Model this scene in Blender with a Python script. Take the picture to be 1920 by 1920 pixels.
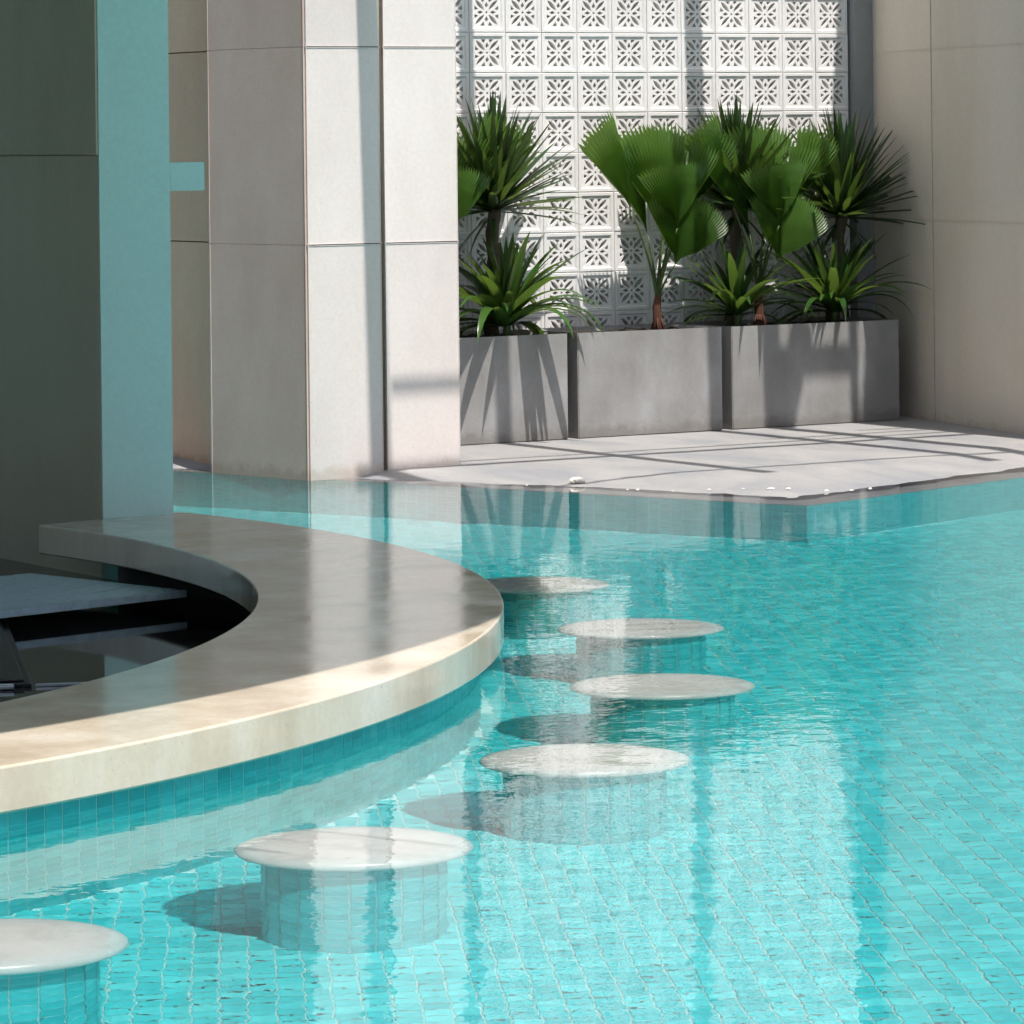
import bpy, bmesh, math, random
import numpy as np
from mathutils import Vector, Matrix, Euler
for o in list(bpy.data.objects): bpy.data.objects.remove(o, do_unlink=True)
rnd = random.Random(7)
sc = bpy.context.scene
C = sc.collection
# ------------------------------------------------------------------ camera
YAW, ROLL = 1.012, -0.0113
cd = bpy.data.cameras.new('camera'); cam = bpy.data.objects.new('camera', cd); C.objects.link(cam)
_r0 = Vector((math.sin(YAW), -math.cos(YAW), 0)); _f = Vector((math.cos(YAW), math.sin(YAW), 0)); _u0 = Vector((0, 0, 1))
_r = math.cos(ROLL)*_r0 + math.sin(ROLL)*_u0; _u = -math.sin(ROLL)*_r0 + math.cos(ROLL)*_u0
cam.matrix_world = Matrix(((_r.x, _u.x, -_f.x, 0), (_r.y, _u.y, -_f.y, 0), (_r.z, _u.z, -_f.z, 1.40), (0, 0, 0, 1)))
cd.sensor_width = 36; cd.lens = 7600/1920*36; cd.shift_y = (258-960)/1920; cd.clip_start = .1; cd.clip_end = 500
sc.camera = cam
# ------------------------------------------------------------------ sky, sun, exposure
SUN_EL = math.radians(66); SUN_H = Vector((-.05, -.9987)).normalized()
S = Vector((SUN_H.x*math.cos(SUN_EL), SUN_H.y*math.cos(SUN_EL), math.sin(SUN_EL)))
w = bpy.data.worlds.new('World'); sc.world = w; w.use_nodes = True
nt = w.node_tree; nt.nodes.clear()
sky = nt.nodes.new('ShaderNodeTexSky'); sky.sky_type = 'NISHITA'; sky.sun_disc = False
sky.sun_elevation = SUN_EL; sky.sun_rotation = math.atan2(SUN_H.x, SUN_H.y); sky.dust_density = 3.0; sky.air_density = 1.0
bg = nt.nodes.new('ShaderNodeBackground'); bg.inputs[1].default_value = .10
wo = nt.nodes.new('ShaderNodeOutputWorld'); nt.links.new(sky.outputs[0], bg.inputs[0]); nt.links.new(bg.outputs[0], wo.inputs[0])
sl = bpy.data.lights.new('sun', 'SUN'); sl.energy = 5.0; sl.angle = math.radians(.53); sl.color = (1, .955, .89)
sun = bpy.data.objects.new('sun', sl); C.objects.link(sun); sun.rotation_euler = S.to_track_quat('Z', 'Y').to_euler()
sl.cycles.is_caustics_light = True
sc.view_settings.view_transform = 'Standard'; sc.view_settings.look = 'None'; sc.view_settings.gamma = 1
sc.view_settings.use_curve_mapping = False; sc.view_settings.exposure = .30
sc.render.engine = 'CYCLES'
cy = sc.cycles; cy.max_bounces = 7; cy.diffuse_bounces = 3; cy.glossy_bounces = 3; cy.transmission_bounces = 4
cy.transparent_max_bounces = 8; cy.caustics_reflective = True; cy.caustics_refractive = True; cy.sample_clamp_indirect = 6
cy.use_denoising = True; cy.use_adaptive_sampling = True; cy.adaptive_threshold = .04; cy.adaptive_min_samples = 16
# ------------------------------------------------------------------ helpers
def link(o, parent=None):
    C.objects.link(o)
    if parent: o.parent = parent
    return o
def tag(o, label=None, cat=None, group=None, kind=None):
    if label: o['label'] = label
    if cat: o['category'] = cat
    if group: o['group'] = group
    if kind: o['kind'] = kind
    return o
def empty(name, loc=(0,0,0), label=None, cat=None, group=None, rz=0):
    o = bpy.data.objects.new(name, None); C.objects.link(o); o.location = loc; o.rotation_euler = (0,0,rz); o.empty_display_size = .1
    return tag(o, label, cat, group)
def meshobj(name, verts, faces, m, parent=None, smooth=False):
    me = bpy.data.meshes.new(name); me.from_pydata([tuple(map(float, v)) for v in verts], [], faces); me.update()
    if m: me.materials.append(m)
    if smooth:
        for p in me.polygons: p.use_smooth = True
    return link(bpy.data.objects.new(name, me), parent)
def bmobj(name, bm, m, parent=None, smooth=False):
    me = bpy.data.meshes.new(name); bm.to_mesh(me); bm.free()
    if m: me.materials.append(m)
    if smooth:
        for p in me.polygons: p.use_smooth = True
    return link(bpy.data.objects.new(name, me), parent)
def box(name, x0, x1, y0, y1, z0, z1, m, parent=None, bev=0.0, rot=None):
    bm = bmesh.new(); bmesh.ops.create_cube(bm, size=1)
    for v in bm.verts: v.co = Vector(((x0+x1)/2+v.co.x*(x1-x0), (y0+y1)/2+v.co.y*(y1-y0), (z0+z1)/2+v.co.z*(z1-z0)))
    if bev: bmesh.ops.bevel(bm, geom=list(bm.edges), offset=bev, segments=2, affect='EDGES', profile=.6)
    if rot: bmesh.ops.transform(bm, matrix=rot, verts=bm.verts)
    return bmobj(name, bm, m, parent)
def inst(name, me, parent=None, loc=(0,0,0), rot=None, scale=None):
    o = bpy.data.objects.new(name, me); link(o, parent); o.location = loc
    if rot is not None: o.rotation_euler = rot
    if scale is not None: o.scale = scale
    return o
def wet(o):   # stands under water: receives the sun refracted by the surface
    o.cycles.is_caustics_receiver = True; return o
# ------------------------------------------------------------------ materials
def newmat(name):
    m = bpy.data.materials.new(name); m.use_nodes = True; n = m.node_tree; b = n.nodes['Principled BSDF']; return m, n, b
def ramp(n, stops):
    r = n.nodes.new('ShaderNodeValToRGB'); e = r.color_ramp.elements
    while len(e) < len(stops): e.new(.5)
    for el, (p, c) in zip(e, stops): el.position = p; el.color = (*c, 1)
    return r
def noise(n, scale, detail=4, rough=.55, vec=None, dist=0):
    t = n.nodes.new('ShaderNodeTexNoise'); t.inputs['Scale'].default_value = scale; t.inputs['Detail'].default_value = detail
    t.inputs['Roughness'].default_value = rough; t.inputs['Distortion'].default_value = dist
    if vec is not None: n.links.new(vec, t.inputs['Vector'])
    return t
def mapping(n, scale=(1,1,1), coord='Object'):
    tc = n.nodes.new('ShaderNodeTexCoord'); mp = n.nodes.new('ShaderNodeMapping'); mp.inputs['Scale'].default_value = scale
    n.links.new(tc.outputs[coord], mp.inputs['Vector']); return mp.outputs[0]
def mixc(n, a, b, fac, mode='MIX'):
    x = n.nodes.new('ShaderNodeMix'); x.data_type = 'RGBA'; x.blend_type = mode
    for sock, val in ((x.inputs['A'], a), (x.inputs['B'], b), (x.inputs['Factor'], fac)):
        if hasattr(val, 'is_output') or hasattr(val, 'links'): n.links.new(val, sock)
        elif isinstance(val, (int, float)): sock.default_value = val
        else: sock.default_value = (*val, 1)
    return x.outputs['Result']
def bump(n, b, h, dist, strength=1.0, prev=None):
    k = n.nodes.new('ShaderNodeBump'); k.inputs['Strength'].default_value = strength; k.inputs['Distance'].default_value = dist
    n.links.new(h, k.inputs['Height'])
    if prev is not None: n.links.new(prev, k.inputs['Normal'])
    if b is not None: n.links.new(k.outputs[0], b.inputs['Normal'])
    return k.outputs[0]
def concrete(name, c0, c1, c2, rough=.75, streak=1.0, pits=True, spec=.4, gscale=1.0, stain=0, cracks=False, rvar=0):
    m, n, b = newmat(name)
    v = mapping(n, (1,1,.35*streak)); v1 = mapping(n)
    a = noise(n, 2.2*gscale, 4, .6, v); r = ramp(n, [(.3, c0), (.52, c1), (.72, c2)]); n.links.new(a.outputs[0], r.inputs[0])
    f = noise(n, 60, 2, .65, v1); rf = ramp(n, [(.3, (.94,)*3), (.7, (1.03,)*3)]); n.links.new(f.outputs[0], rf.inputs[0])
    col = mixc(n, r.outputs[0], rf.outputs[0], .8, 'MULTIPLY')
    oi = n.nodes.new('ShaderNodeObjectInfo'); rr = ramp(n, [(0, (.94,)*3), (1, (1.04,)*3)]); n.links.new(oi.outputs['Random'], rr.inputs[0])
    col = mixc(n, col, rr.outputs[0], 1.0, 'MULTIPLY')
    nrm = bump(n, None, f.outputs[0], .0007, .5)
    if pits:
        vo = n.nodes.new('ShaderNodeTexVoronoi'); vo.inputs['Scale'].default_value = 28; n.links.new(v1, vo.inputs['Vector'])
        pn = noise(n, 9, 2, .5, v1)
        mt = n.nodes.new('ShaderNodeMath'); mt.operation = 'MULTIPLY'; mt.inputs[1].default_value = .14; n.links.new(pn.outputs[0], mt.inputs[0])
        cmp_ = n.nodes.new('ShaderNodeMath'); cmp_.operation = 'LESS_THAN'; n.links.new(vo.outputs['Distance'], cmp_.inputs[0])
        s2 = n.nodes.new('ShaderNodeMath'); s2.operation = 'SUBTRACT'; s2.inputs[1].default_value = .035; n.links.new(mt.outputs[0], s2.inputs[0])
        n.links.new(s2.outputs[0], cmp_.inputs[1])
        col = mixc(n, col, (c0[0]*.6, c0[1]*.58, c0[2]*.52), cmp_.outputs[0])
    if rvar:
        rv = ramp(n, [(.3, (max(.02, rough-rvar),)*3), (.7, (rough+rvar,)*3)]); n.links.new(a.outputs[0], rv.inputs[0])
        sp = noise(n, 120, 2, .6, v1); rsp = ramp(n, [(.62, (1,)*3), (.74, (.72,.68,.62))]); n.links.new(sp.outputs[0], rsp.inputs[0]); col = mixc(n, col, rsp.outputs[0], .7, 'MULTIPLY')
    if stain:      # splash marks and grime with a ragged outline along the foot
        sx = n.nodes.new('ShaderNodeSeparateXYZ'); n.links.new(v1, sx.inputs[0]); sn_ = noise(n, 14, 4, .7, v1)
        ma = n.nodes.new('ShaderNodeMath'); ma.operation = 'MULTIPLY_ADD'; ma.inputs[1].default_value = -stain*2.4; n.links.new(sn_.outputs[0], ma.inputs[0]); n.links.new(sx.outputs[2], ma.inputs[2])
        rs = ramp(n, [(0, (1,)*3), (.04, (0,)*3)]); ad = n.nodes.new('ShaderNodeMath'); ad.inputs[1].default_value = stain*.75; n.links.new(ma.outputs[0], ad.inputs[0]); n.links.new(ad.outputs[0], rs.inputs[0])
        mk = n.nodes.new('ShaderNodeMath'); mk.operation = 'MULTIPLY'; mk.inputs[1].default_value = .45; n.links.new(rs.outputs[0], mk.inputs[0])
        col = mixc(n, col, (c0[0]*.62, c0[1]*.56, c0[2]*.46), mk.outputs[0])
    if cracks:
        dn = noise(n, 3, 3, .6, v1); vm = n.nodes.new('ShaderNodeVectorMath'); vm.operation = 'MULTIPLY_ADD'; vm.inputs[1].default_value = (.35,.35,.35); n.links.new(dn.outputs[1], vm.inputs[0]); n.links.new(v1, vm.inputs[2])
        ve = n.nodes.new('ShaderNodeTexVoronoi'); ve.feature = 'DISTANCE_TO_EDGE'; ve.inputs['Scale'].default_value = 1.7; n.links.new(vm.outputs[0], ve.inputs['Vector'])
        lt = n.nodes.new('ShaderNodeMath'); lt.operation = 'LESS_THAN'; lt.inputs[1].default_value = .0028; n.links.new(ve.outputs['Distance'], lt.inputs[0])
        mk2 = noise(n, 1.1, 1, .5, v1); gt = n.nodes.new('ShaderNodeMath'); gt.operation = 'GREATER_THAN'; gt.inputs[1].default_value = .6; n.links.new(mk2.outputs[0], gt.inputs[0])
        mm = n.nodes.new('ShaderNodeMath'); mm.operation = 'MULTIPLY'; n.links.new(lt.outputs[0], mm.inputs[0]); n.links.new(gt.outputs[0], mm.inputs[1])
        m3 = n.nodes.new('ShaderNodeMath'); m3.operation = 'MULTIPLY'; m3.inputs[1].default_value = .25; n.links.new(mm.outputs[0], m3.inputs[0])
        col = mixc(n, col, (.22,.19,.16), m3.outputs[0])
    n.links.new(col, b.inputs['Base Color']); n.links.new(nrm, b.inputs['Normal'])
    b.inputs['Roughness'].default_value = rough; b.inputs['Specular IOR Level'].default_value = spec
    if rvar: n.links.new(rv.outputs[0], b.inputs['Roughness'])
    return m
def plain(name, c, rough=.6, metal=0, spec=.5):
    m, n, b = newmat(name); b.inputs['Base Color'].default_value = (*c, 1); b.inputs['Roughness'].default_value = rough
    b.inputs['Metallic'].default_value = metal; b.inputs['Specular IOR Level'].default_value = spec
    v = mapping(n); f = noise(n, 35, 2, .6, v); r = ramp(n, [(.3, tuple(x*.85 for x in c)), (.7, tuple(min(1, x*1.1) for x in c))])
    n.links.new(f.outputs[0], r.inputs[0]); n.links.new(r.outputs[0], b.inputs['Base Color'])
    return m
M = {}
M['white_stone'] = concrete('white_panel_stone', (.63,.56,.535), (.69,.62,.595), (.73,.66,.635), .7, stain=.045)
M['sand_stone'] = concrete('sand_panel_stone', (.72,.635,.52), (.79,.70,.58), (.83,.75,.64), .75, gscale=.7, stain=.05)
M['bounce_tan'] = concrete('bounce_tan_panel', (.80,.49,.33), (.87,.56,.39), (.89,.61,.45), .75, stain=.04)  # warm bounce from the sunlit floor strip put into the colour
M['side_shade_stone'] = concrete('column_side_shade_stone', (.50,.375,.32), (.57,.44,.385), (.62,.49,.435), .72, 1.6, gscale=1.1, stain=.05)  # white column's shaded side: its duller, warmer tone put into the colour
M['joint'] = plain('joint_mortar', (.09,.075,.06), .9)
M['brown_joint'] = plain('slot_sealant', (.12,.085,.05), .8)
M['planter'] = concrete('planter_concrete', (.205,.20,.198), (.265,.26,.258), (.33,.33,.335), .6, 1.6, gscale=2.0, stain=.05)
M['pier'] = concrete('pier_concrete', (.2,.2,.2), (.25,.25,.25), (.3,.3,.3), .8)
M['soil'] = plain('planter_soil', (.02,.016,.012), .95)
M['counter'] = concrete('counter_concrete', (.54,.43,.32), (.67,.57,.455), (.75,.675,.585), .13, 1.0, spec=.5, gscale=1.6, rvar=.08)
M['pillar'] = concrete('pillar_render', (.60,.51,.39), (.65,.56,.43), (.68,.59,.46), .8, pits=False)
M['pool_lit'] = concrete('pool_lit_render', (.51,.71,.665), (.53,.73,.685), (.545,.745,.70), .7, pits=False, gscale=.5)  # cyan pool light on the pillar front put into the colour
M['dark_stone'] = None
M['steel'] = plain('brushed_steel', (.5,.52,.54), .28, 1.0)
M['tray'] = plain('drainboard_steel', (.42,.5,.54), .45, 0)  # reflected sky put into the colour as a flat blue grey
M['black'] = plain('black_enamel', (.012,.012,.013), .3)
M['white_metal'] = plain('white_painted_metal', (.7,.7,.7), .5)
M['grey_metal'] = plain('grey_painted_steel', (.28,.28,.29), .5)
M['pebble'] = plain('pebble', (.72,.66,.6), .8)
M['block'] = concrete('white_block', (.70,.68,.675), (.765,.745,.74), (.79,.775,.775), .75, pits=False, gscale=3)
M['back'] = plain('garden_wall', (.14,.13,.11), .9)
M['ground'] = plain('ground', (.16,.15,.12), .95)
M['roof'] = plain('roof_soffit', (.7,.7,.67), .8)
def black_granite():
    m, n, b = newmat('black_granite'); b.inputs['Roughness'].default_value = .04
    v = mapping(n); f = noise(n, 220, 3, .6, v); r = ramp(n, [(.4, (.006,.006,.006)), (.75, (.02,.02,.02))]); n.links.new(f.outputs[0], r.inputs[0])
    n.links.new(r.outputs[0], b.inputs['Base Color']); b.inputs['Specular IOR Level'].default_value = .7
    return m
M['granite'] = black_granite()
def tile_mat(name, dark, mid, light):
    m, n, b = newmat(name)
    gi = n.nodes.new('ShaderNodeNewGeometry'); oi = n.nodes.new('ShaderNodeObjectInfo')
    ad = n.nodes.new('ShaderNodeMath'); ad.operation = 'ADD'; n.links.new(gi.outputs['Random Per Island'], ad.inputs[0]); n.links.new(oi.outputs['Random'], ad.inputs[1])
    fr = n.nodes.new('ShaderNodeMath'); fr.operation = 'FRACT'; n.links.new(ad.outputs[0], fr.inputs[0])
    r = ramp(n, [(0, dark), (.5, mid), (1, light)]); n.links.new(fr.outputs[0], r.inputs[0])
    v = mapping(n); f = noise(n, 25, 1, .6, v); rf = ramp(n, [(.3, (.88,)*3), (.7, (1.1,)*3)]); n.links.new(f.outputs[0], rf.inputs[0])
    col = mixc(n, r.outputs[0], rf.outputs[0], .7, 'MULTIPLY'); n.links.new(col, b.inputs['Base Color'])
    b.inputs['Roughness'].default_value = .35
    return m
M['tile'] = tile_mat('turquoise_glazed_tile', (.022,.45,.485), (.036,.535,.575), (.085,.62,.65))
M['grout'] = plain('pale_grout', (.36,.72,.73), .9)
M['lining'] = plain('dark_lining', (.08,.08,.075), .8)
M['sky_block'] = plain('sky_block_dark', (.16,.16,.15), .8)  # dark finish of the added sky blocker
def marble():
    m, n, b = newmat('white_marble'); v = mapping(n, (1,1,1))
    a = noise(n, 5, 7, .65, v, 1.2); r = ramp(n, [(.32, (.46,.46,.445)), (.5, (.56,.57,.56)), (.75, (.61,.625,.62))]); n.links.new(a.outputs[0], r.inputs[0])
    s = noise(n, 34, 3, .5, v); rs = ramp(n, [(.68, (1,1,1)), (.76, (.62,.55,.48))]); n.links.new(s.outputs[0], rs.inputs[0])
    n.links.new(mixc(n, r.outputs[0], rs.outputs[0], .6, 'MULTIPLY'), b.inputs['Base Color']); b.inputs['Roughness'].default_value = .3
    return m
M['marble'] = marble()
def deck_mat():
    m, n, b = newmat('grey_deck_stone'); v = mapping(n, (1.0, .45, 1)); v1 = mapping(n)
    a = noise(n, 3.2, 4, .6, v, .4); r = ramp(n, [(.28, (.215,.225,.25)), (.5, (.30,.296,.298)), (.72, (.365,.35,.338))]); n.links.new(a.outputs[0], r.inputs[0])
    f = noise(n, 70, 2, .6, v1); rf = ramp(n, [(.3, (.9,)*3), (.7, (1.05,)*3)]); n.links.new(f.outputs[0], rf.inputs[0])
    n.links.new(mixc(n, r.outputs[0], rf.outputs[0], .8, 'MULTIPLY'), b.inputs['Base Color'])
    b.inputs['Roughness'].default_value = .6; bump(n, b, f.outputs[0], .001, .5)
    return m
M['deck'] = deck_mat()
def water_mat():
    m = bpy.data.materials.new('pool_water'); m.use_nodes = True; n = m.node_tree; n.nodes.clear()
    g = n.nodes.new('ShaderNodeBsdfGlass'); g.inputs['IOR'].default_value = 1.333; g.inputs['Roughness'].default_value = 0
    g.inputs['Color'].default_value = (1,1,1,1)
    out = n.nodes.new('ShaderNodeOutputMaterial'); n.links.new(g.outputs[0], out.inputs[0])
    v = mapping(n); a = noise(n, 5.5, 1, .5, v); c = noise(n, 24, 1, .5, v)
    f2 = noise(n, 70, 0, .5, v)
    k1 = bump(n, None, a.outputs[0], .0011); lo = noise(n, .55, 1, .5, v); lr = ramp(n, [(.38, (.45,)*3), (.62, (1.0,)*3)]); n.links.new(lo.outputs[0], lr.inputs[0])
    cm = n.nodes.new('ShaderNodeMath'); cm.operation = 'MULTIPLY'; n.links.new(c.outputs[0], cm.inputs[0]); n.links.new(lr.outputs[0], cm.inputs[1])
    k2 = bump(n, None, cm.outputs[0], .00046, 1, k1); k2 = bump(n, None, f2.outputs[0], .00005, 1, k2)
    n.links.new(k2, g.inputs['Normal'])
    return m
M['water'] = water_mat()
def leaf_mat(name, base, tip, rough=.35, trans=.35):
    m, n, b = newmat(name); v = mapping(n, (1,1,1), 'Object')
    oi = n.nodes.new('ShaderNodeObjectInfo'); r = ramp(n, [(0, base), (1, tip)]); n.links.new(oi.outputs['Random'], r.inputs[0])
    a = noise(n, 9, 1, .6, v); rf = ramp(n, [(.3, (.75,)*3), (.7, (1.15,)*3)]); n.links.new(a.outputs[0], rf.inputs[0])
    col = mixc(n, r.outputs[0], rf.outputs[0], .8, 'MULTIPLY'); n.links.new(col, b.inputs['Base Color']); b.inputs['Roughness'].default_value = rough
    tr = n.nodes.new('ShaderNodeBsdfTranslucent'); tcol = mixc(n, col, (.55,.85,.12), .45); n.links.new(tcol, tr.inputs['Color'])
    mx = n.nodes.new('ShaderNodeMixShader'); mx.inputs[0].default_value = trans; n.links.new(b.outputs[0], mx.inputs[1]); n.links.new(tr.outputs[0], mx.inputs[2])
    n.links.new(mx.outputs[0], n.nodes['Material Output'].inputs[0])
    return m
M['leaf'] = leaf_mat('dracaena_leaf', (.009,.032,.011), (.022,.060,.016), .3, .13)
M['leaf2'] = leaf_mat('low_dracaena_leaf', (.013,.046,.012), (.036,.095,.018), .28, .17)
M['fan'] = leaf_mat('fan_palm_leaf', (.045,.11,.018), (.08,.165,.03), .36, .36)
M['stalk'] = leaf_mat('leaf_stalk', (.05,.09,.02), (.07,.12,.03), .5, .05)
M['trunk'] = plain('fibrous_trunk', (.09,.07,.05), .95)
M['redtrunk'] = plain('red_brown_palm_base', (.085,.032,.018), .95)
# ------------------------------------------------------------------ the setting
BC = Vector((2.19, 11.56)); R_OUT, R_WALL = 4.235, 4.175
IC, R_IC = Vector((1.99, 11.71)), 3.81
def r_in(a):      # the inner edge is a circle of its own, set a little off centre
    d = Vector((math.cos(a), math.sin(a))); w_ = BC-IC; b = d.dot(w_); return -b+math.sqrt(b*b-w_.dot(w_)+R_IC**2)
def annulus(name, r0, r1, z, m, n=256, zf=None):
    V, F = [], []
    for i in range(n):
        a = 2*math.pi*i/n; c, s = math.cos(a), math.sin(a)
        for r in (r0, r1):
            x, y = BC.x+r*c, BC.y+r*s; V.append((x, y, z if zf is None else zf(x, y)))
    for i in range(n):
        j = (i+1) % n; F.append((2*i, 2*i+1, 2*j+1, 2*j))
    return meshobj(name, V, F, m)
FZ0, FZY, FZK = -.84, 7.0, -.078          # pool floor falls gently away from the bar side
def floor_z(x, y): return FZ0 + FZK*(y-FZY)
E1a, EC, E2b = Vector((7.69, 16.05)), Vector((9.05, 12.40)), Vector((12.4, 13.52))   # pool edge: two straight runs meeting at a corner
E1a = EC + (Vector((7.9,15.45))-EC)*1.5; E2b = EC + (Vector((10.49,12.88))-EC)*3.2
tag(wet(annulus('pool_floor', R_WALL-.02, 16, 0, M['grout'], zf=lambda x, y: floor_z(x, y)-.004)), kind='structure', label='pale grouted bed of the turquoise tiled pool floor')
water = annulus('pool_water', R_WALL-.005, 14, 0, M['water'])
for p in water.data.polygons: p.use_smooth = True
tag(water, 'clear rippled turquoise pool water', kind='structure'); water.cycles.is_caustics_caster = True
ground = meshobj('ground', [(-60,-60,-2.6),(80,-60,-2.6),(80,80,-2.6),(-60,80,-2.6)], [(0,1,2,3)], M['ground']); tag(ground, kind='structure', label='flat ground around the pool')
# ---- deck: two straight runs of stone that dip under the water along the pool edge
e1 = (E1a-EC).normalized(); e2 = (E2b-EC).normalized()
def grid_coords(L):
    g = [0, .03, .06, .09, .12, .15, .18, .21, .24, .27, .30, .34, .38, .45, .55, .7]
    k = .8
    while k < L: g.append(k); k += .12
    return g
def deck_z(a, b):
    k = min(1, max(0, (a-1.0)/1.3)); wd_ = .25-.16*k*k*(3-2*k)      # the drowned shelf narrows beside the column
    t = min(a, b*.25/wd_)
    ripple = .0022*math.sin(a*9.1+1)*math.cos(b*7.3) + .0016*math.sin(a*23+b*17) + .0010*math.sin(b*41-a*11)
    z = -.024 + .105*t if t < .25 else (.00225 + .055*(t-.25) if t < .7 else .027)
    return z + (ripple if t < .6 else ripple*.2)
A, B = grid_coords(6.2), grid_coords(7.0)
V = [(*(EC+e1*a+e2*b), deck_z(a, b)) for a in A for b in B]; nb = len(B)
F = [(i*nb+j, i*nb+j+1, (i+1)*nb+j+1, (i+1)*nb+j) for i in range(len(A)-1) for j in range(nb-1)]
k = len(V)   # front lips of the two runs
V += [(*(EC+e1*a), -.06) for a in A]; F += [(i*nb, (i+1)*nb, k+i+1, k+i) for i in range(len(A)-1)]
k2 = len(V); V += [(*(EC+e2*b), -.06) for b in B]; F += [(j, k2+j, k2+j+1, j+1) for j in range(nb-1)]
deck = meshobj('pool_deck', V, F, M['deck'], None, True); tag(wet(deck), 'grey stone pool deck dipping into the water', kind='structure')
# ---- tiles
PITCH, GAP = .0525, .0035
def tile_mesh():
    h, t, c = (PITCH-GAP)/2, .0007, .0008
    V = [(-h,-h,0),(h,-h,0),(h,h,0),(-h,h,0),(-h+c,-h+c,t),(h-c,-h+c,t),(h-c,h-c,t),(-h+c,h-c,t)]
    F = [(4,5,6,7),(0,1,5,4),(1,2,6,5),(2,3,7,6),(3,0,4,7)]
    me = bpy.data.meshes.new('tile'); me.from_pydata(V, [], F); me.materials.append(M['tile']); return me
TILE = tile_mesh(); TV = np.array([v.co for v in TILE.vertices]); TF = np.array([tuple(p.vertices) for p in TILE.polygons])
F_PX, HC = 7600.0, 1.40
def screen(p):     # where a point under water shows in the photograph (refraction raises it)
    x = p[0]*math.sin(YAW) - p[1]*math.cos(YAW); y = p[0]*math.cos(YAW) + p[1]*math.sin(YAW)
    ye = max(y + 1.1*min(p[2], 0), .5)
    return 960 + F_PX*x/y, 258 + F_PX*HC/ye, y
def lay_tiles(parent, mats, nsingle=300, prefer=None):
    scr = []
    for i, m in enumerate(mats):
        px, py, d = screen(m.translation); vis = -20 < px < 1940 and py < 1935
        if vis and prefer: vis = prefer(m.translation, px, py)
        scr.append((0 if vis else 1, d, i))
    scr.sort(); single = [i for v, d, i in scr[:nsingle] if v == 0]; sset = set(single)
    for i in single:
        o = inst('tile', TILE, parent); o.matrix_local = mats[i]; wet(o)
    rest = [i for i in range(len(mats)) if i not in sset]
    if rest:
        MM = np.array([np.array(mats[i]) for i in rest])
        P = np.einsum('nij,vj->nvi', MM[:, :3, :3], TV) + MM[:, None, :3, 3]
        FF = (TF[None] + (np.arange(len(rest))*len(TV))[:, None, None]).reshape(-1, 4)
        me = bpy.data.meshes.new('tile_field'); me.from_pydata(P.reshape(-1, 3).tolist(), [], FF.tolist()); me.materials.append(M['tile'])
        o = inst('tile_field', me, parent); o['kind'] = 'stuff'; wet(o)
def frame(o, u, v, n):   # matrix from three axes and an origin
    return Matrix(((u.x, v.x, n.x, o.x), (u.y, v.y, n.y, o.y), (u.z, v.z, n.z, o.z), (0, 0, 0, 1)))
def jit(): return rnd.uniform(-.0006, .0006)
# floor tiles run their own way, set square to the long side of the pool
ft1 = Vector((-.47, -.885, 0)).normalized(); ft2 = Vector((.885, -.47, 0)).normalized()
fn = Vector((0, -FZK, 1)).normalized()
mats = []
NW1 = Vector((-e1.y, e1.x)); NW1 = NW1 if NW1.dot(Vector((-1, 0))) > 0 else -NW1
NW2 = Vector((-e2.y, e2.x)); NW2 = NW2 if NW2.dot(Vector((0, -1))) > 0 else -NW2
o0 = Vector((6.2, 10.0, 0))
for i in range(-130, 145):
    for j in range(-105, 105):
        p = o0 + ft1*(i*PITCH) + ft2*(j*PITCH)
        x, y = p.x, p.y
        if (Vector((x, y))-BC).length < R_WALL: continue
        q = Vector((x, y))-EC
        if q.dot(NW1) < .0 and q.dot(NW2) < .0: continue
        px, py, d = screen((x, y, floor_z(x, y)))
        if not (-450 < px < 2370 and d > 5.6): continue
        z = floor_z(x, y)+jit()*.5
        nn = (fn + Vector((rnd.gauss(0, .006), rnd.gauss(0, .006), 0))).normalized(); u = (ft1 - nn*ft1.dot(nn)).normalized()
        mats.append(frame(Vector((x, y, z)), u, nn.cross(u), nn))
STOOLS = [(2.991, 6.534), (3.995, 7.012), (4.981, 7.688), (5.808, 8.594), (6.438, 9.633), (6.796, 10.766)]
def clear_of_stools(p, px, py):
    return all((Vector((p.x, p.y))-Vector(s)).length > .2 for s in STOOLS)
pool_floor = bpy.data.objects['pool_floor']
lay_tiles(pool_floor, mats, 300, clear_of_stools)
# pool walls under the deck edge
def pool_wall(name, d, n, L, label):
    n3 = Vector((n.x, n.y, 0)); d3 = Vector((d.x, d.y, 0))
    c = Vector((EC.x, EC.y, 0))
    w_ = meshobj(name, [c+Vector((0,0,-.06)), c+d3*L+Vector((0,0,-.06)), c+d3*L+Vector((0,0,-2.2)), c+Vector((0,0,-2.2))], [(0,1,2,3)], M['grout'])
    tag(wet(w_), label, kind='structure')
    up = Vector((0,0,1)); u = up.cross(n3); ms = []
    for i in range(int(L/PITCH)):
        for j in range(30):
            p = c + d3*((i+.5)*PITCH) + Vector((0,0,-.085-j*PITCH)) + n3*abs(jit()*.6)
            if p.z < floor_z(p.x, p.y)-.03: continue
            ms.append(frame(p, u, up, n3))
    lay_tiles(w_, ms, 300, lambda p, px, py: True)
pool_wall('pool_wall', e1, NW1, 5.2, 'turquoise tiled pool wall below the column side of the deck')
pool_wall('pool_wall', e2, NW2, 5.2, 'turquoise tiled pool wall below the right hand deck edge')
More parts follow.
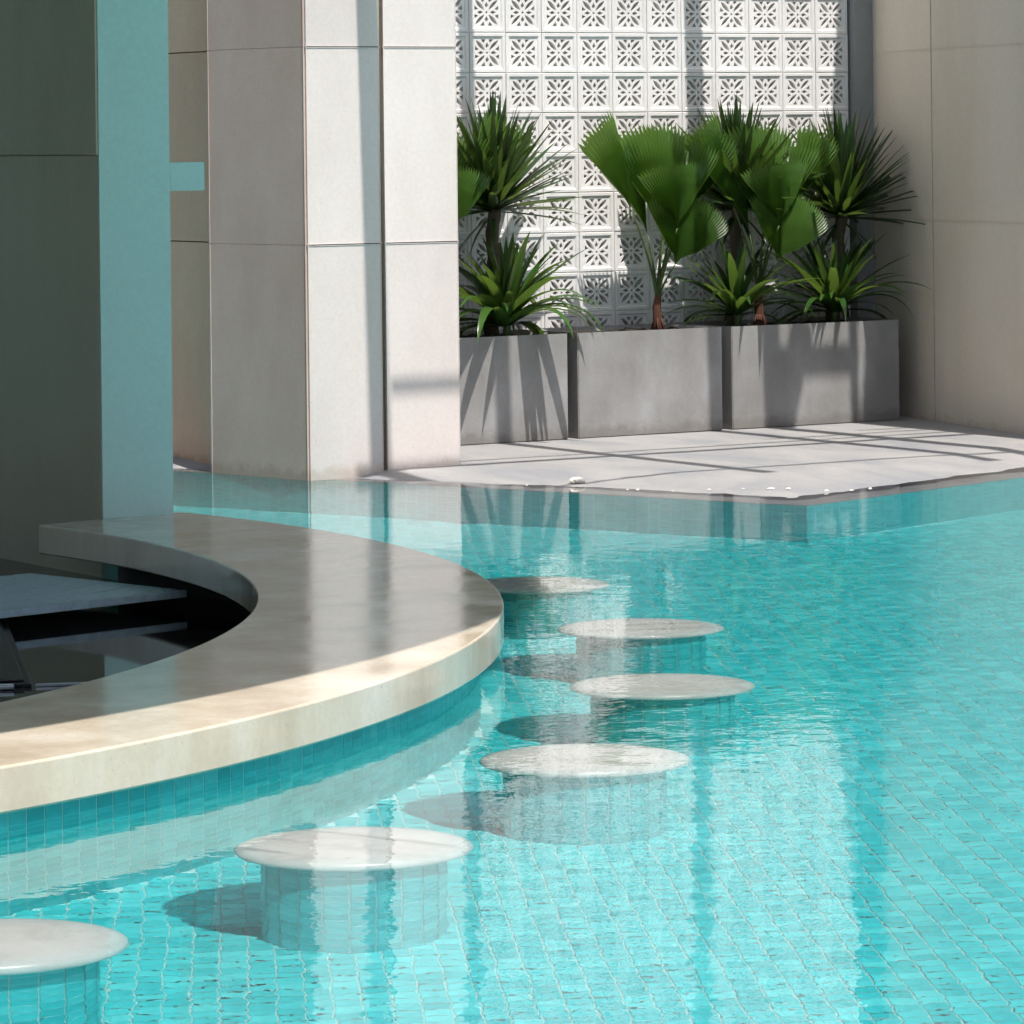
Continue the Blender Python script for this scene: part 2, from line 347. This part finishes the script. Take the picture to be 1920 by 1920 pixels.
# ---- bar counter ring
T0, T1 = math.radians(10.2), math.radians(-185)
def ring(name, prof, m, parent, t0, t1, n, caps=True, smooth=True):
    V, F = [], []; k = len(prof)
    for i in range(n+1):
        a = t0+(t1-t0)*i/n
        for r, z in prof:
            r = r(a) if callable(r) else r
            V.append((BC.x+r*math.cos(a), BC.y+r*math.sin(a), z))
    for i in range(n):
        for j in range(k): F.append((i*k+j, i*k+(j+1) % k, (i+1)*k+(j+1) % k, (i+1)*k+j))
    if caps: F += [tuple(range(k))[::-1], tuple(n*k+j for j in range(k))]
    o = meshobj(name, V, F, m, parent, smooth)
    bm = bmesh.new(); bm.from_mesh(o.data); bmesh.ops.recalc_face_normals(bm, faces=bm.faces); bm.to_mesh(o.data); bm.free()
    return o
def sharp(o, deg=35):
    o.data.set_sharp_from_angle(angle=math.radians(deg)) if hasattr(o.data, 'set_sharp_from_angle') else None
    return o
bar = empty('bar_counter', (BC.x, BC.y, 0), 'curved pale concrete swim-up bar counter with a turquoise tiled base', 'bar counter')
def at_bar(o): o.matrix_parent_inverse = Matrix.Translation((-BC.x, -BC.y, 0)); return o
c = .005
top = at_bar(ring('countertop', [(lambda a: r_in(a)+c,.137),(R_OUT-c,.137),(R_OUT-.0015,.1355),(R_OUT,.137-c),(R_OUT,.04+c),(R_OUT-c,.04),(lambda a: r_in(a)+c,.04),(r_in,.04+c),(r_in,.137-c),(lambda a: r_in(a)+.0015,.1355)], M['counter'], bar, T0, T1, 220)); sharp(top, 8)
base = at_bar(ring('base_wall', [(3.90, .0385), (4.17, .0385), (4.17, -2.0), (3.90, -2.0)], M['grout'], bar, math.radians(8.2), math.radians(-190), 240)); sharp(base); wet(base)
ms = []; na = int(2*math.pi*4.17/PITCH)
for i in range(na):
    a = 2*math.pi*i/na - math.pi
    if not (-1.75 < a < .15): continue
    n3 = Vector((math.cos(a), math.sin(a), 0)); up = Vector((0,0,1)); u = up.cross(n3)
    for j in range(28):
        p = Vector((BC.x, BC.y, 0)) + n3*(4.1702+abs(jit()*.6)) + Vector((0,0,.012-j*PITCH))
        if p.z < floor_z(p.x, p.y)-.03: break
        ms.append(Matrix.Translation((-BC.x, -BC.y, 0)) @ frame(p, u, up, n3))
base.matrix_parent_inverse = Matrix.Identity(4); base.location = (0, 0, 0)
for v in base.data.vertices: v.co.x -= BC.x; v.co.y -= BC.y
_scr = screen
def screen(p): return _scr((p[0]+BC.x, p[1]+BC.y, p[2]))
lay_tiles(base, ms, 300, lambda p, px, py: py > 1180)
screen = _scr
# ---- inside the bar
at_bar(ring('inner_lining', [(3.86,.039),(3.897,.039),(3.897,-1.0),(3.86,-1.0)], M['lining'], bar, math.radians(8.2), math.radians(-190), 200))
wr = lambda a: 3.857 if a < math.radians(7) else (6.026-BC.x)/math.cos(a)
wk = ring('worktop', [(2.5,-.06),(wr,-.06),(wr,-.1),(2.5,-.1)], M['granite'], None, math.radians(40), math.radians(-150), 120); sharp(wk)
tag(wk, 'glossy black stone worktop sunk inside the curved bar', 'worktop')
bf = ring('bar_floor', [(.02,-.9),(3.85,-.9),(3.85,-1.0),(.02,-1.0)], M['black'], None, 0, -2*math.pi+.001, 60, caps=False); tag(bf, 'dark floor inside the bar', kind='structure')
dr = empty('drainboard', (5.125, 11.119, 0), 'blue grey grooved steel drainboard against the dark pillar', 'drainboard', rz=math.atan2(.142, .627))
box('tray', -.9, .72, .0, .78, -.020, -.008, M['tray'], dr, .002)
box('front_lip', -.9, .72, -.012, .0, -.022, .001, M['tray'], dr, .0015)
for i in range(-6, 7):     # pressed ribs with dark grooves between, run slantwise
    a = .40
    rib = box('rib', -1.3, 1.3, -.0625, .0625, -.0075, .0, M['tray'], None, .002, Matrix.Translation((-.1-i*.13*math.sin(a), .39+i*.13*math.cos(a), 0)) @ Matrix.Rotation(a, 4, 'Z'))
    bm = bmesh.new(); bm.from_mesh(rib.data)
    for co, no in (((0,.012,0),(0,-1,0)), ((0,.775,0),(0,1,0)), ((-.895,0,0),(-1,0,0)), ((.715,0,0),(1,0,0))):
        r_ = bmesh.ops.bisect_plane(bm, geom=bm.verts[:]+bm.edges[:]+bm.faces[:], plane_co=co, plane_no=no, clear_outer=True)
    bm.to_mesh(rib.data); bm.free(); rib.parent = dr
    if not rib.data.polygons: bpy.data.objects.remove(rib)
ap = empty('bar_cooler', (4.662, 9.918, -.06), 'black bar cooler with small steel latches at the left edge', 'cooler', rz=-.388)
box('body', -.7, 0, 0, 1.5, .0005, .012, M['black'], ap, .003)
box('lid', -.7, -.02, .02, 1.48, .0125, .02, M['black'], ap, .003)
for y in (0, .035): box('latch', -.15, -.05, -.03-y, -.018-y, .004, .014, M['steel'], ap, .002)
box('trim', .01, .2, -.006, .006, .0005, .008, M['steel'], ap, .001)
# ---- bar roof and its pillar
pil = empty('bar_pillar', (6.03, 12.27, 0), 'grey green rendered wall pillar rising behind the counter with a short side arm', 'pillar')
box('body', 0, .27, 0, 2.2, -2.0, 1.356, M['pillar'], pil, .004)
box('upper_body', -.006, .268, -.003, 2.2, 1.3585, 2.918, M['pillar'], pil, .004)
box('pool_lit_face', .002, .268, -.008, -.0035, -.4, 2.9, M['pool_lit'], pil, .001)  # thin skin that carries the pool's cyan light as colour
box('side_arm', .271, .405, .0, .15, 1.232, 1.329, M['pool_lit'], pil, .004)
rf = empty('bar_roof', (2.04, 11.67, 2.92), 'round flat canopy over the swim-up bar', 'roof')
bm = bmesh.new(); bmesh.ops.create_cone(bm, cap_ends=True, cap_tris=False, segments=160, radius1=5.2, radius2=5.24, depth=.14)
bmesh.ops.translate(bm, verts=bm.verts, vec=(0, 0, .07)); bmobj('canopy', bm, M['roof'], rf)
bk = empty('sky_blocker', (.6, 8.6, 0), 'added dark screen out of view on the left, blocking sky light from the pillar', 'wall')  # unseen, added to keep sky light off the pillar's left face
box('long_blocker', 0, .15, 0, 7.2, -1, 2.6, M['sky_block'], bk, .004); box('end_blocker', .15, 2.4, 6.6, 6.75, -1, 2.6, M['sky_block'], bk, .004)
# ---- bar stools standing in the water
def lathe(name, prof, m, n=64):
    V, F = [], []; k = len(prof)
    for i in range(n):
        a = 2*math.pi*i/n
        for r, z in prof: V.append((r*math.cos(a), r*math.sin(a), z))
    for i in range(n):
        q = (i+1) % n
        for j in range(k-1): F.append((i*k+j, q*k+j, q*k+j+1, i*k+j+1))
    me = bpy.data.meshes.new(name); me.from_pydata(V, [], F); me.materials.append(m)
    for p in me.polygons: p.use_smooth = True
    return me
SEAT = lathe('seat', [(.0005,-.0125),(.10,-.0128),(.165,-.0138),(.200,-.017),(.218,-.0225),(.230,-.031),(.2365,-.042),(.2385,-.054),(.2365,-.066),(.229,-.077),(.216,-.085),(.198,-.090),(.15,-.092)], M['marble'])
CORE = lathe('pedestal', [(.1841,-.088),(.1841,-1.5)], M['grout'], 48)
stool_labels = ['marble stool cut by the left edge of the picture, nearest the viewer', 'marble stool second from the front, striped by bright reflections',
 'white marble stool third from the front, left of the wide pale reflection', 'marble stool farthest right of the row, fourth from the front',
 'marble stool fifth from the front, just behind the rightmost one', 'shaded marble stool half hidden behind the far tip of the counter']
for k, (x, y) in enumerate(STOOLS):
    st = empty('bar_stool', (x, y, 0), 'round white ' + stool_labels[k] if not stool_labels[k].startswith(('white', 'shaded')) else stool_labels[k], 'stool', 'stools around the swim-up bar')
    s = inst('seat', SEAT, st); s.rotation_euler.z = k*1.3; wet(s)
    pd = inst('pedestal', CORE, st); wet(pd)
    ms = []; n = 22
    tocam = math.atan2(-y, -x)
    for i in range(n):
        a = 2*math.pi*i/n; n3 = Vector((math.cos(a), math.sin(a), 0)); up = Vector((0,0,1)); u = up.cross(n3)
        for j in range(22):
            z = -.116-j*PITCH
            if z < floor_z(x, y)-.03: break
            ms.append(frame(Vector((0,0,z)) + n3*(.1839), u, up, n3))
    _s = screen
    def screen(p, x=x, y=y, t=tocam):
        a = math.atan2(p[1], p[0]); f = math.cos(a-t)
        return (960, 1000, 5-f) if f > -.15 else (-999, 0, 9)
    lay_tiles(pd, ms, 300); screen = _s
# ------------------------------------------------------------------ panelled column
def panels(parent, p0, d, n, spans, rows, thick, m, gap=.004):
    # stone panels on a wall face: p0 start, d along the face, n outward
    for a, b in spans:
        for z0, z1 in rows:
            bm = bmesh.new(); bmesh.ops.create_cube(bm, size=1)
            for v in bm.verts:
                s_ = a+gap/2 + (v.co.x+.5)*(b-a-gap); h = z0+gap/2 + (v.co.z+.5)*(z1-z0-gap); t = -thick + (v.co.y+.5)*thick
                q = p0 + d*s_ + n*t; v.co = Vector((q.x, q.y, h))
            bmesh.ops.bevel(bm, geom=list(bm.edges), offset=.0025, segments=2, affect='EDGES'); bmesh.ops.recalc_face_normals(bm, faces=bm.faces)
            bmobj('stone_panel', bm, m, parent)
ROWS = [(-.02, .967), (.967, 1.783), (1.783, 2.6), (2.6, 3.42), (3.42, 4.2)]
col = empty('column', (0,0,0), 'tall white stone panelled column standing at the pool edge', 'column')
V2 = lambda x, y: Vector((x, y))
core = meshobj('core', [], [], M['joint'], col)
def prism(o, pts, z0, z1):
    k = len(pts); V = [(p[0], p[1], z0) for p in pts]+[(p[0], p[1], z1) for p in pts]
    F = [tuple(range(k))[::-1], tuple(range(k, 2*k))]+[(i, (i+1) % k, k+(i+1) % k, k+i) for i in range(k)]
    o.data.clear_geometry(); o.data.from_pydata(V, [], F); o.data.update()
A0, A1, A2 = V2(8.108, 14.57), V2(8.838, 14.57), V2(7.99, 15.19)
sd = (A2-A0).normalized(); sn = V2(-sd.y, sd.x)
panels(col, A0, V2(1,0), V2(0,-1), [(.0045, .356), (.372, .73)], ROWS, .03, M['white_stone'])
panels(col, A0+sd*.004, sd, sn, [(0.0, (A2-A0).length)], ROWS, .028, M['side_shade_stone'], .0065)
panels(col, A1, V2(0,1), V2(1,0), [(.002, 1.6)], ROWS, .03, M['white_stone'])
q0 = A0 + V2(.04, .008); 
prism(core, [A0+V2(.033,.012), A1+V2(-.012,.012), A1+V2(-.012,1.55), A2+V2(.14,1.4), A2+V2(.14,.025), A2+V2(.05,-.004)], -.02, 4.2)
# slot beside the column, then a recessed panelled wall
panels(col, A2+V2(.10,.03), V2(0,1), V2(-1,0), [(0, 1.4)], [(r[0]-.0, r[1]) for r in ROWS], .03, M['bounce_tan'])
box('slot_trim', A2.x+.004, A2.x+.016, A2.y+.010, A2.y+.024, -.02, 4.2, M['steel'], col, .002)
box('sealant', A0.x+.357, A0.x+.371, 14.578, 14.59, -.02, 4.2, M['brown_joint'], col)
# ------------------------------------------------------------------ right hand wall
rw = empty('wall', (0,0,0), 'shaded beige stone panelled wall on the right side of the deck', 'wall')
W0 = V2(12.11, 16.03); W1 = V2(11.70, 14.35); wd = (W1-W0).normalized(); wn = V2(wd.y, -wd.x)
wn = wn if wn.x < 0 else -wn
WL = (W1-W0).length
ROWR = [(-.02, .985), (.985, 1.80), (1.80, 2.62), (2.62, 3.44), (3.44, 4.2)]
panels(rw, W0, wd, wn, [(.01, .73), (.742, WL+.9)], ROWR, .03, M['sand_stone'])
o = meshobj('core', [], [], M['brown_joint'], rw); prism(o, [W0-wn*.014, W1-wn*.014+wd*.85, W1-wn*.5+wd*.85, W0-wn*.5], -.02, 4.19)
box('pier', 11.990, 12.16, 15.99, 16.2, -.02, 4.2, M['pier'], None, .004)
tag(bpy.data.objects['pier'], 'narrow grey concrete pier between the white block screen and the beige wall', 'pier')
# ------------------------------------------------------------------ pierced block screen
from mathutils.geometry import delaunay_2d_cdt
def block_mesh(W, Hh):
    polys = []     # holes in unit coordinates, centre 0
    def lens(ang):
        c_, s_ = math.cos(ang), math.sin(ang); r0, r1, hw = .085, .445, .05; pts = []
        for i in range(9):
            t = i/8; pts.append((r0+(r1-r0)*t, hw*math.sin(math.pi*t)**.8))
        for i in range(7, 0, -1):
            t = i/8; pts.append((r0+(r1-r0)*t, -hw*math.sin(math.pi*t)**.8))
        return [(x*c_-y*s_, x*s_+y*c_) for x, y in pts]
    for k in range(4): polys.append(lens(math.pi/4+k*math.pi/2))
    for k in range(4):
        a = k*math.pi/2; c_, s_ = math.cos(a), math.sin(a); R2 = lambda x, y: (x*c_-y*s_, x*s_+y*c_)
        polys.append([R2(*q) for q in ((.095, 0), (.175, -.05), (.265, 0), (.175, .05))])
        for sg in (1, -1):
            t = [(.335, .045*sg), (.335, .175*sg), (.228, .085*sg)]
            if sg < 0: t = t[::-1]
            polys.append([R2(*q) for q in t])
    polys.append([(.03*math.cos(i*math.pi/4), .03*math.sin(i*math.pi/4)) for i in range(8)])
    inn = .39
    verts = [Vector(p) for p in ((-inn,-inn),(inn,-inn),(inn,inn),(-inn,inn))]; edges = [(0,1),(1,2),(2,3),(3,0)]; faces = []
    for pl in polys:
        ar = sum(pl[i][0]*pl[(i+1) % len(pl)][1]-pl[(i+1) % len(pl)][0]*pl[i][1] for i in range(len(pl)))
        if ar < 0: pl = pl[::-1]
        b0 = len(verts); verts += [Vector(p) for p in pl]; faces.append(list(range(b0, b0+len(pl))))
    r = delaunay_2d_cdt(verts, edges, faces, 1, 1e-6)
    vo, eo, fo, _, _, of = r
    tri = [f for f, s_ in zip(fo, of) if not s_]
    d0, d1, dB = .0065, .034, .085      # recess depth, back of pierced panel, block depth
    bm = bmesh.new()
    def add(x, y, z): return bm.verts.new((x*W, z, y*Hh))
    fr = [add(v.x, v.y, d0) for v in vo]; bk = [add(v.x, v.y, d1) for v in vo]
    for f in tri:
        bm.faces.new([fr[i] for i in f]); bm.faces.new([bk[i] for i in reversed(f)])
    n0 = 4
    cnt = {}
    for f in tri:
        for i in range(len(f)):
            e = (f[i], f[(i+1) % len(f)]); key = tuple(sorted(e)); cnt.setdefault(key, []).append(e)
    for key, es in cnt.items():
        if len(es) == 1:
            a, b = es[0]
            if max(abs(vo[a].x), abs(vo[a].y), ) > inn-1e-4 and max(abs(vo[b].x), abs(vo[b].y)) > inn-1e-4: continue
            bm.faces.new([fr[b], fr[a], bk[a], bk[b]])
    def loop(s, z): return [add(x*s, y*s, z) for x, y in ((-1,-1),(1,-1),(1,1),(-1,1))]
    L = [loop(inn, d0), loop(.42, .0), loop(.488, .0), loop(.5, .0025), loop(.5, dB), loop(.42, dB), loop(.40, d1)]
    for a, b in zip(L, L[1:]):
        for i in range(4): bm.faces.new([a[i], b[i], b[(i+1) % 4], a[(i+1) % 4]])
    bmesh.ops.recalc_face_normals(bm, faces=bm.faces)
    me = bpy.data.meshes.new('breeze_block'); bm.to_mesh(me); bm.free(); me.materials.append(M['block']); return me
BW, BH, YW = .1985, .188, 16.03
BLOCK = block_mesh(BW-.003, BH-.003)
scr_ = empty('block_screen', (9.994, YW, 0), 'white pierced block screen wall behind the planters', 'screen wall')
z_top = 1.89+8*BH; nrow = 17; x_l = -4*BW
for i in range(14):
    for j in range(nrow):
        o = inst('breeze_block', BLOCK, scr_, (x_l+(i+.5)*BW + rnd.uniform(-.0008,.0008), rnd.uniform(-.0012,.0012), z_top-(j+.5)*BH))
        o.rotation_euler = (rnd.uniform(-.003,.003), rnd.uniform(-.003,.003), rnd.uniform(-.004,.004))
for j in range(nrow+1): box('mortar_bed', x_l, x_l+14*BW, .006, .08, z_top-j*BH-.0018, z_top-j*BH+.0018, M['white_metal'], scr_)
for i in range(15): box('mortar_joint', x_l+i*BW-.0018, x_l+i*BW+.0018, .007, .079, z_top-nrow*BH, z_top, M['white_metal'], scr_)
box('garden_wall', 8.9, 14.0, 17.1, 17.3, -.5, 3.8, M['back'], None); tag(bpy.data.objects['garden_wall'], 'dark rendered wall glimpsed through the holes of the block screen', 'wall')
# ------------------------------------------------------------------ planters
def planter(x0, x1, label):
    p = empty('planter', (x0, 15.47, .028), label, 'planter', 'concrete planters in a row')
    L_, D, Hh, t = x1-x0, .52, .484, .03
    bm = bmesh.new(); bmesh.ops.create_cube(bm, size=1)
    for v in bm.verts: v.co = Vector(((v.co.x+.5)*L_, (v.co.y+.5)*D, (v.co.z+.5)*Hh))
    tp = [f for f in bm.faces if f.normal.z > .5]
    r_ = bmesh.ops.inset_region(bm, faces=tp, thickness=t); bmesh.ops.translate(bm, verts=tp[0].verts, vec=(0, 0, -.05))
    ed = [e for e in bm.edges if e.calc_length() > .3 and not all(v.co.z < Hh-.01 and v.co.z > .01 for v in e.verts)]
    bmesh.ops.bevel(bm, geom=list(bm.edges), offset=.004, segments=2, affect='EDGES')
    bmobj('trough', bm, M['planter'], p)
    # lumpy soil
    n = 24; V = []; F = []
    for i in range(n+1):
        for j in range(9): V.append((t+.002+(L_-2*t-.004)*i/n, t+.002+(D-2*t-.004)*j/8, Hh-.022+rnd.uniform(-.008,.01)))
    for i in range(n):
        for j in range(8): F.append((i*9+j, (i+1)*9+j, (i+1)*9+j+1, i*9+j+1))
    meshobj('soil', V, F, M['soil'], p)
    return p
planter(9.20, 9.958, 'leftmost grey concrete planter, partly hidden by the white column')
planter(10.013, 10.812, 'middle grey concrete planter with plain sunlit front')
planter(10.868, 11.845, 'rightmost grey concrete planter crossed by dark pergola shadows')
# ------------------------------------------------------------------ plants
def leaf_mesh(L_, Wd, droop, fold=.35, seg=9, tw=0):
    V, F = [], []; y = z = 0; ang = 0; st = L_/seg
    for i in range(seg+1):
        t = i/seg; w_ = Wd*.5*min(1, (t*5+.45))*max(0, 1-t**2.6)**.9 + .0006
        a2 = tw*t
        for s_ in (-1, 0, 1):
            dx, dz = s_*w_, abs(s_)*w_*fold
            V.append((dx*math.cos(a2)-dz*math.sin(a2), y - dz*math.sin(ang), z + dx*math.sin(a2)+dz*math.cos(ang)))
        ang -= droop/seg*(.35+1.3*t); y += st*math.cos(ang); z += st*math.sin(ang)
    for i in range(seg):
        for j in (0, 1): F.append((i*3+j, i*3+j+1, (i+1)*3+j+1, (i+1)*3+j))
    me = bpy.data.meshes.new('leaf'); me.from_pydata(V, [], F)
    for p in me.polygons: p.use_smooth = True
    return me
def tube(name, pts, rads, m, parent, n=10, rough=0):
    V, F = [], []
    for (p, r) in zip(pts, rads):
        for i in range(n):
            a = 2*math.pi*i/n; rr = r*(1+rnd.uniform(-rough, rough)); V.append((p[0]+rr*math.cos(a), p[1]+rr*math.sin(a), p[2]))
    for k in range(len(pts)-1):
        for i in range(n): F.append((k*n+i, k*n+(i+1) % n, (k+1)*n+(i+1) % n, (k+1)*n+i))
    F += [tuple(range(n))[::-1], tuple((len(pts)-1)*n+i for i in range(n))]
    return meshobj(name, V, F, m, parent, True)
def with_mat(me, m): me.materials.append(m); return me
TALL = [with_mat(leaf_mesh(.48, .043, d, tw=t), M['leaf']) for d, t in ((.05,.1),(.12,-.3),(.2,.3),(.32,-.2),(.6,.3))]
LOW = [with_mat(leaf_mesh(.46, .050, d, .3, 11, t), M['leaf2']) for d, t in ((.15,.1),(.4,-.2),(.75,.25),(1.2,-.2),(1.9,.2))]
TOPZ = .51
def tall_dracaena(x, y, h, lean, label, n=150, sc_=1.0, seed=1):
    r_ = random.Random(seed)
    p = empty('tall_dracaena', (x, y, TOPZ-.03), label, 'plant', 'tall dracaenas')
    k = 16; pts = [(lean*(i/k)**1.3, .01*math.sin(i*1.1), h*i/k) for i in range(k+1)]
    tube('trunk', pts, [.034-.006*i/k + (.0016 if i % 2 else 0) for i in range(k+1)], M['trunk'], p, 12, .06)
    for i in range(n):
        t = (i+.5)/n; az = i*2.39996+r_.uniform(-.25,.25)
        el = math.radians(88-88*t**1.2+r_.uniform(-8, 8))
        q = min(4, max(0, int((1-math.sin(max(el, -.3)))*2.6+r_.uniform(-.4,.9))))
        s_ = sc_*r_.uniform(.78, 1.08)
        o = inst('leaf', TALL[q], p, (lean+.012*math.cos(az), .012*math.sin(az), h+.05*(1-t)-.02), (el, 0, az-math.pi/2), (s_,)*3)
    for i in range(5):    # dry hanging leaves under the crown
        az = r_.uniform(0, 6.28); inst('leaf', TALL[4], p, (lean, 0, h-.03), (math.radians(-35), 0, az), (.55,)*3)
    return p
def low_dracaena(x, y, label, n=52, sc_=1.0, seed=1, bias=None):
    r_ = random.Random(seed)
    p = empty('low_dracaena', (x, y, TOPZ-.03), label, 'plant', 'low leafy dracaenas')
    tube('stem', [(0,0,0),(.004,0,.06),(0,.004,.12)], [.02,.018,.012], M['stalk'], p)
    for i in range(n):
        t = (i+.5)/n; az = i*2.39996+r_.uniform(-.3,.3); el = math.radians(84-78*t+r_.uniform(-8,8))
        q = min(4, max(0, int(t*4.4+r_.uniform(-.5,.7)))); s_ = sc_*r_.uniform(.75,1.1)*(.75+.35*min(1, t*2))
        if math.sin(az) < -.2 and q >= 2: el = max(el, math.radians(38)); s_ = max(s_, .95*sc_)
        inst('leaf', LOW[q], p, (.01*math.cos(az), .01*math.sin(az), .12-.06*t), (el, 0, az-math.pi/2), (s_,)*3)
    return p
def fan_mesh(R, half, n=26, cup=.25, seed=0, flat=.4):
    r_ = random.Random(seed); V, F = [], []; rings = 7
    for i in range(2*n+1):
        t = i/(2*n); a = -half+2*half*t; up = (i % 2)
        edge = R*(1-flat+flat*math.cos(half)/math.cos(a))*(1-.05*abs(2*t-1)**6)*(1 if up else .90)*(1+r_.uniform(-.012,.012))
        for k in range(rings+1):
            s = k/rings; r = edge*s; pl = .012*math.sin(min(1, s*1.15)*math.pi*.85)*(1 if up else -1)
            aa = a*(.25+.75*min(1, s*3)) if k else 0
            V.append((r*math.sin(aa), pl + cup*R*(s*s)*(.35+.9*(a/half)**2) , r*math.cos(aa)))
    m_ = rings+1
    for i in range(2*n):
        for k in range(rings): F.append((i*m_+k, (i+1)*m_+k, (i+1)*m_+k+1, i*m_+k+1))
    me = bpy.data.meshes.new('frond'); me.from_pydata(V, [], F); me.materials.append(M['fan']); return me
# fronds: hub (x, y, z above soil), fan roll in the picture plane (deg, + = right), lean back (deg), radius, half span (deg), turn about z
FRONDS = [((.02,-.12,.32), 17, 6, .36, 47, 0, .1), ((.015,-.15,.49), -7, 10, .36, 37, 0, .55), ((.03,-.10,.50), 25, 4, .42, 12, -15, .2), ((.02,-.02,.48), -3, -3, .53, 31, 0, .3),
          ((-.14,.0,.58), -33, 6, .50, 18, 14, .1), ((.19,.02,.56), 26, 6, .42, 18, -15, .1), ((.11,.08,.52), 10, -10, .47, 22, 15, .2), ((-.03,.03,.46), -22, 2, .46, 15, 8, .2)]
FANS = [fan_mesh(f[3], math.radians(f[4]), max(9, int(f[4]*.75)), .07 if f[4] < 40 else .03, i, f[6]) for i, f in enumerate(FRONDS)]
def fan_palm(x, y, label, mirror=1, sc_=1.0, skip=()):
    p = empty('fan_palm', (x, y, TOPZ-.03), label, 'palm', 'fan palms in the planters'); p.scale = (sc_,)*3
    tube('trunk', [(0,0,-.01),(.002,0,.05),(-.002,0,.12),(.004,0,.18)], [.030,.024,.021,.014], M['redtrunk'], p, 12, .22)
    r_ = random.Random(int(x*100))
    for i in range(9):    # loose red roots at the foot
        a = r_.uniform(0, 6.28); tube('root', [(.018*math.cos(a), .018*math.sin(a), .07), (.034*math.cos(a), .034*math.sin(a), .035), (.036*math.cos(a+.4), .036*math.sin(a+.4), -.01)], [.004,.0035,.003], M['redtrunk'], p, 5)
    for i, (hub, roll, back, R, half, tz, flat) in enumerate(FRONDS):
        if i in skip: continue
        hub = (hub[0]*mirror, hub[1], hub[2])
        f = inst('frond', FANS[i], p, hub)
        f.rotation_euler = (math.radians(back), math.radians(roll*mirror), math.radians(tz*mirror))
        k = 6; pts = []
        for j in range(k+1):
            t = j/k; pts.append((hub[0]*t**1.5, hub[1]*t**1.5, .13+(hub[2]-.13)*t))
        st = tube('stalk', pts, [.008-.004*j/k for j in range(k+1)], M['stalk'], p, 6)
    return p
tall_dracaena(9.736, 15.76, .60, .015, 'tall spiky dracaena in the leftmost planter beside the white column', seed=3)
tall_dracaena(11.16, 15.86, .58, .02, 'tall dracaena mostly hidden behind the two fan palms', seed=5)
tall_dracaena(11.70, 15.80, .53, .055, 'tall spiky dracaena leaning in front of the beige wall', n=140, seed=8)
low_dracaena(9.70, 15.58, 'low leafy dracaena spilling over the leftmost planter', 76, 1.02, 11)
low_dracaena(11.06, 15.70, 'low leafy dracaena between the two fan palms', 44, .88, 12)
low_dracaena(11.60, 15.66, 'low leafy dracaena at the right end of the rightmost planter', 56, .92, 13)
fan_palm(10.607, 15.70, 'fan palm with pleated leaves in the middle planter')
fan_palm(11.188, 15.70, 'fan palm with pleated leaves at the left end of the rightmost planter')
fan_palm(9.40, 15.72, 'fan palm peeping out from behind the white column', -1, 1.0, (0, 2))
# ------------------------------------------------------------------ pergola overhead (out of the picture, its shadows cross the deck)
pg = empty('pergola', (0,0,0), 'grey steel pergola overhead whose shadows cross the deck', 'pergola')
for x, w_, y0, y1 in ((8.37,.10,11.83,16.02),(9.535,.08,11.83,14.72),(9.74,.08,15.0,16.02),(10.70,.085,11.83,14.72),(11.02,.10,11.83,16.02),(11.50,.05,11.83,14.72),(12.3,.08,11.83,16.02)):
    box('rafter', x-w_/2, x+w_/2, y0, y1, 3.60, 3.68, M['grey_metal'], pg, .004)
for x0, y, w_ in ((8.43,13.09,.022),(8.25,12.91,.06),(8.25,12.04,.028),(10.55,13.26,.02),(11.2,13.42,.02)): box('purlin', x0, 13.2, y-w_/2, y+w_/2, 3.685, 3.71, M['grey_metal'], pg, .003)
box('crossbar', 11.07, 11.53, 14.005, 14.055, 3.545, 3.595, M['grey_metal'], pg, .003)
box('brace', -.055, .055, -.15, .16, 3.545, 3.595, M['grey_metal'], pg, .003, Matrix.Translation((11.13, 13.98, 0)) @ Matrix.Rotation(math.radians(-32), 4, 'Z'))
# ------------------------------------------------------------------ pebbles and shell bits along the waterline
PEB = [(8.65,13.913,.016),(8.69,13.815,.016),(8.861,13.706,.034),(8.802,13.498,.011),(8.861,13.418,.012),(8.897,13.389,.013),(8.926,13.364,.014),(8.993,13.215,.008),(9.20,13.03,.012),(9.26,12.93,.016),(9.30,12.87,.018),(9.433,12.80,.014),(9.555,12.80,.012),(9.66,12.82,.014),(9.772,12.84,.010),(10.438,12.95,.015),(8.75,13.62,.010),(9.1,13.12,.010)]
def pebble_mesh(seed):
    r_ = random.Random(seed); bm = bmesh.new(); bmesh.ops.create_icosphere(bm, subdivisions=2, radius=1)
    for v in bm.verts:
        k = 1+.25*math.sin(v.co.x*2.3+seed)+.18*math.sin(v.co.y*3.1+seed*2)+r_.uniform(-.07,.07); v.co = Vector((v.co.x*k*1.2, v.co.y*k*.9, v.co.z*k*.42))
    me = bpy.data.meshes.new('pebble'); bm.to_mesh(me); bm.free(); me.materials.append(M['pebble']); return me
PM = [pebble_mesh(i) for i in range(5)]
for i, (x, y, r) in enumerate(PEB):
    q = V2(x, y)-EC; z = deck_z(q.dot(e1), q.dot(e2))
    r *= 1 if i == 2 else .78
    o = inst('pebble', PM[i % 5], None, (x, y, z+r*.3), (0, 0, i*1.7), (r*(.6+.5*((i*7) % 5)/5), r*.8, r*(.7+.4*((i*3) % 4)/4)))
    tag(o, 'large white pebble on the deck edge, biggest of the scatter' if i == 2 else 'small white pebble scattered along the waterline of the deck', 'pebble', 'pebbles along the waterline')
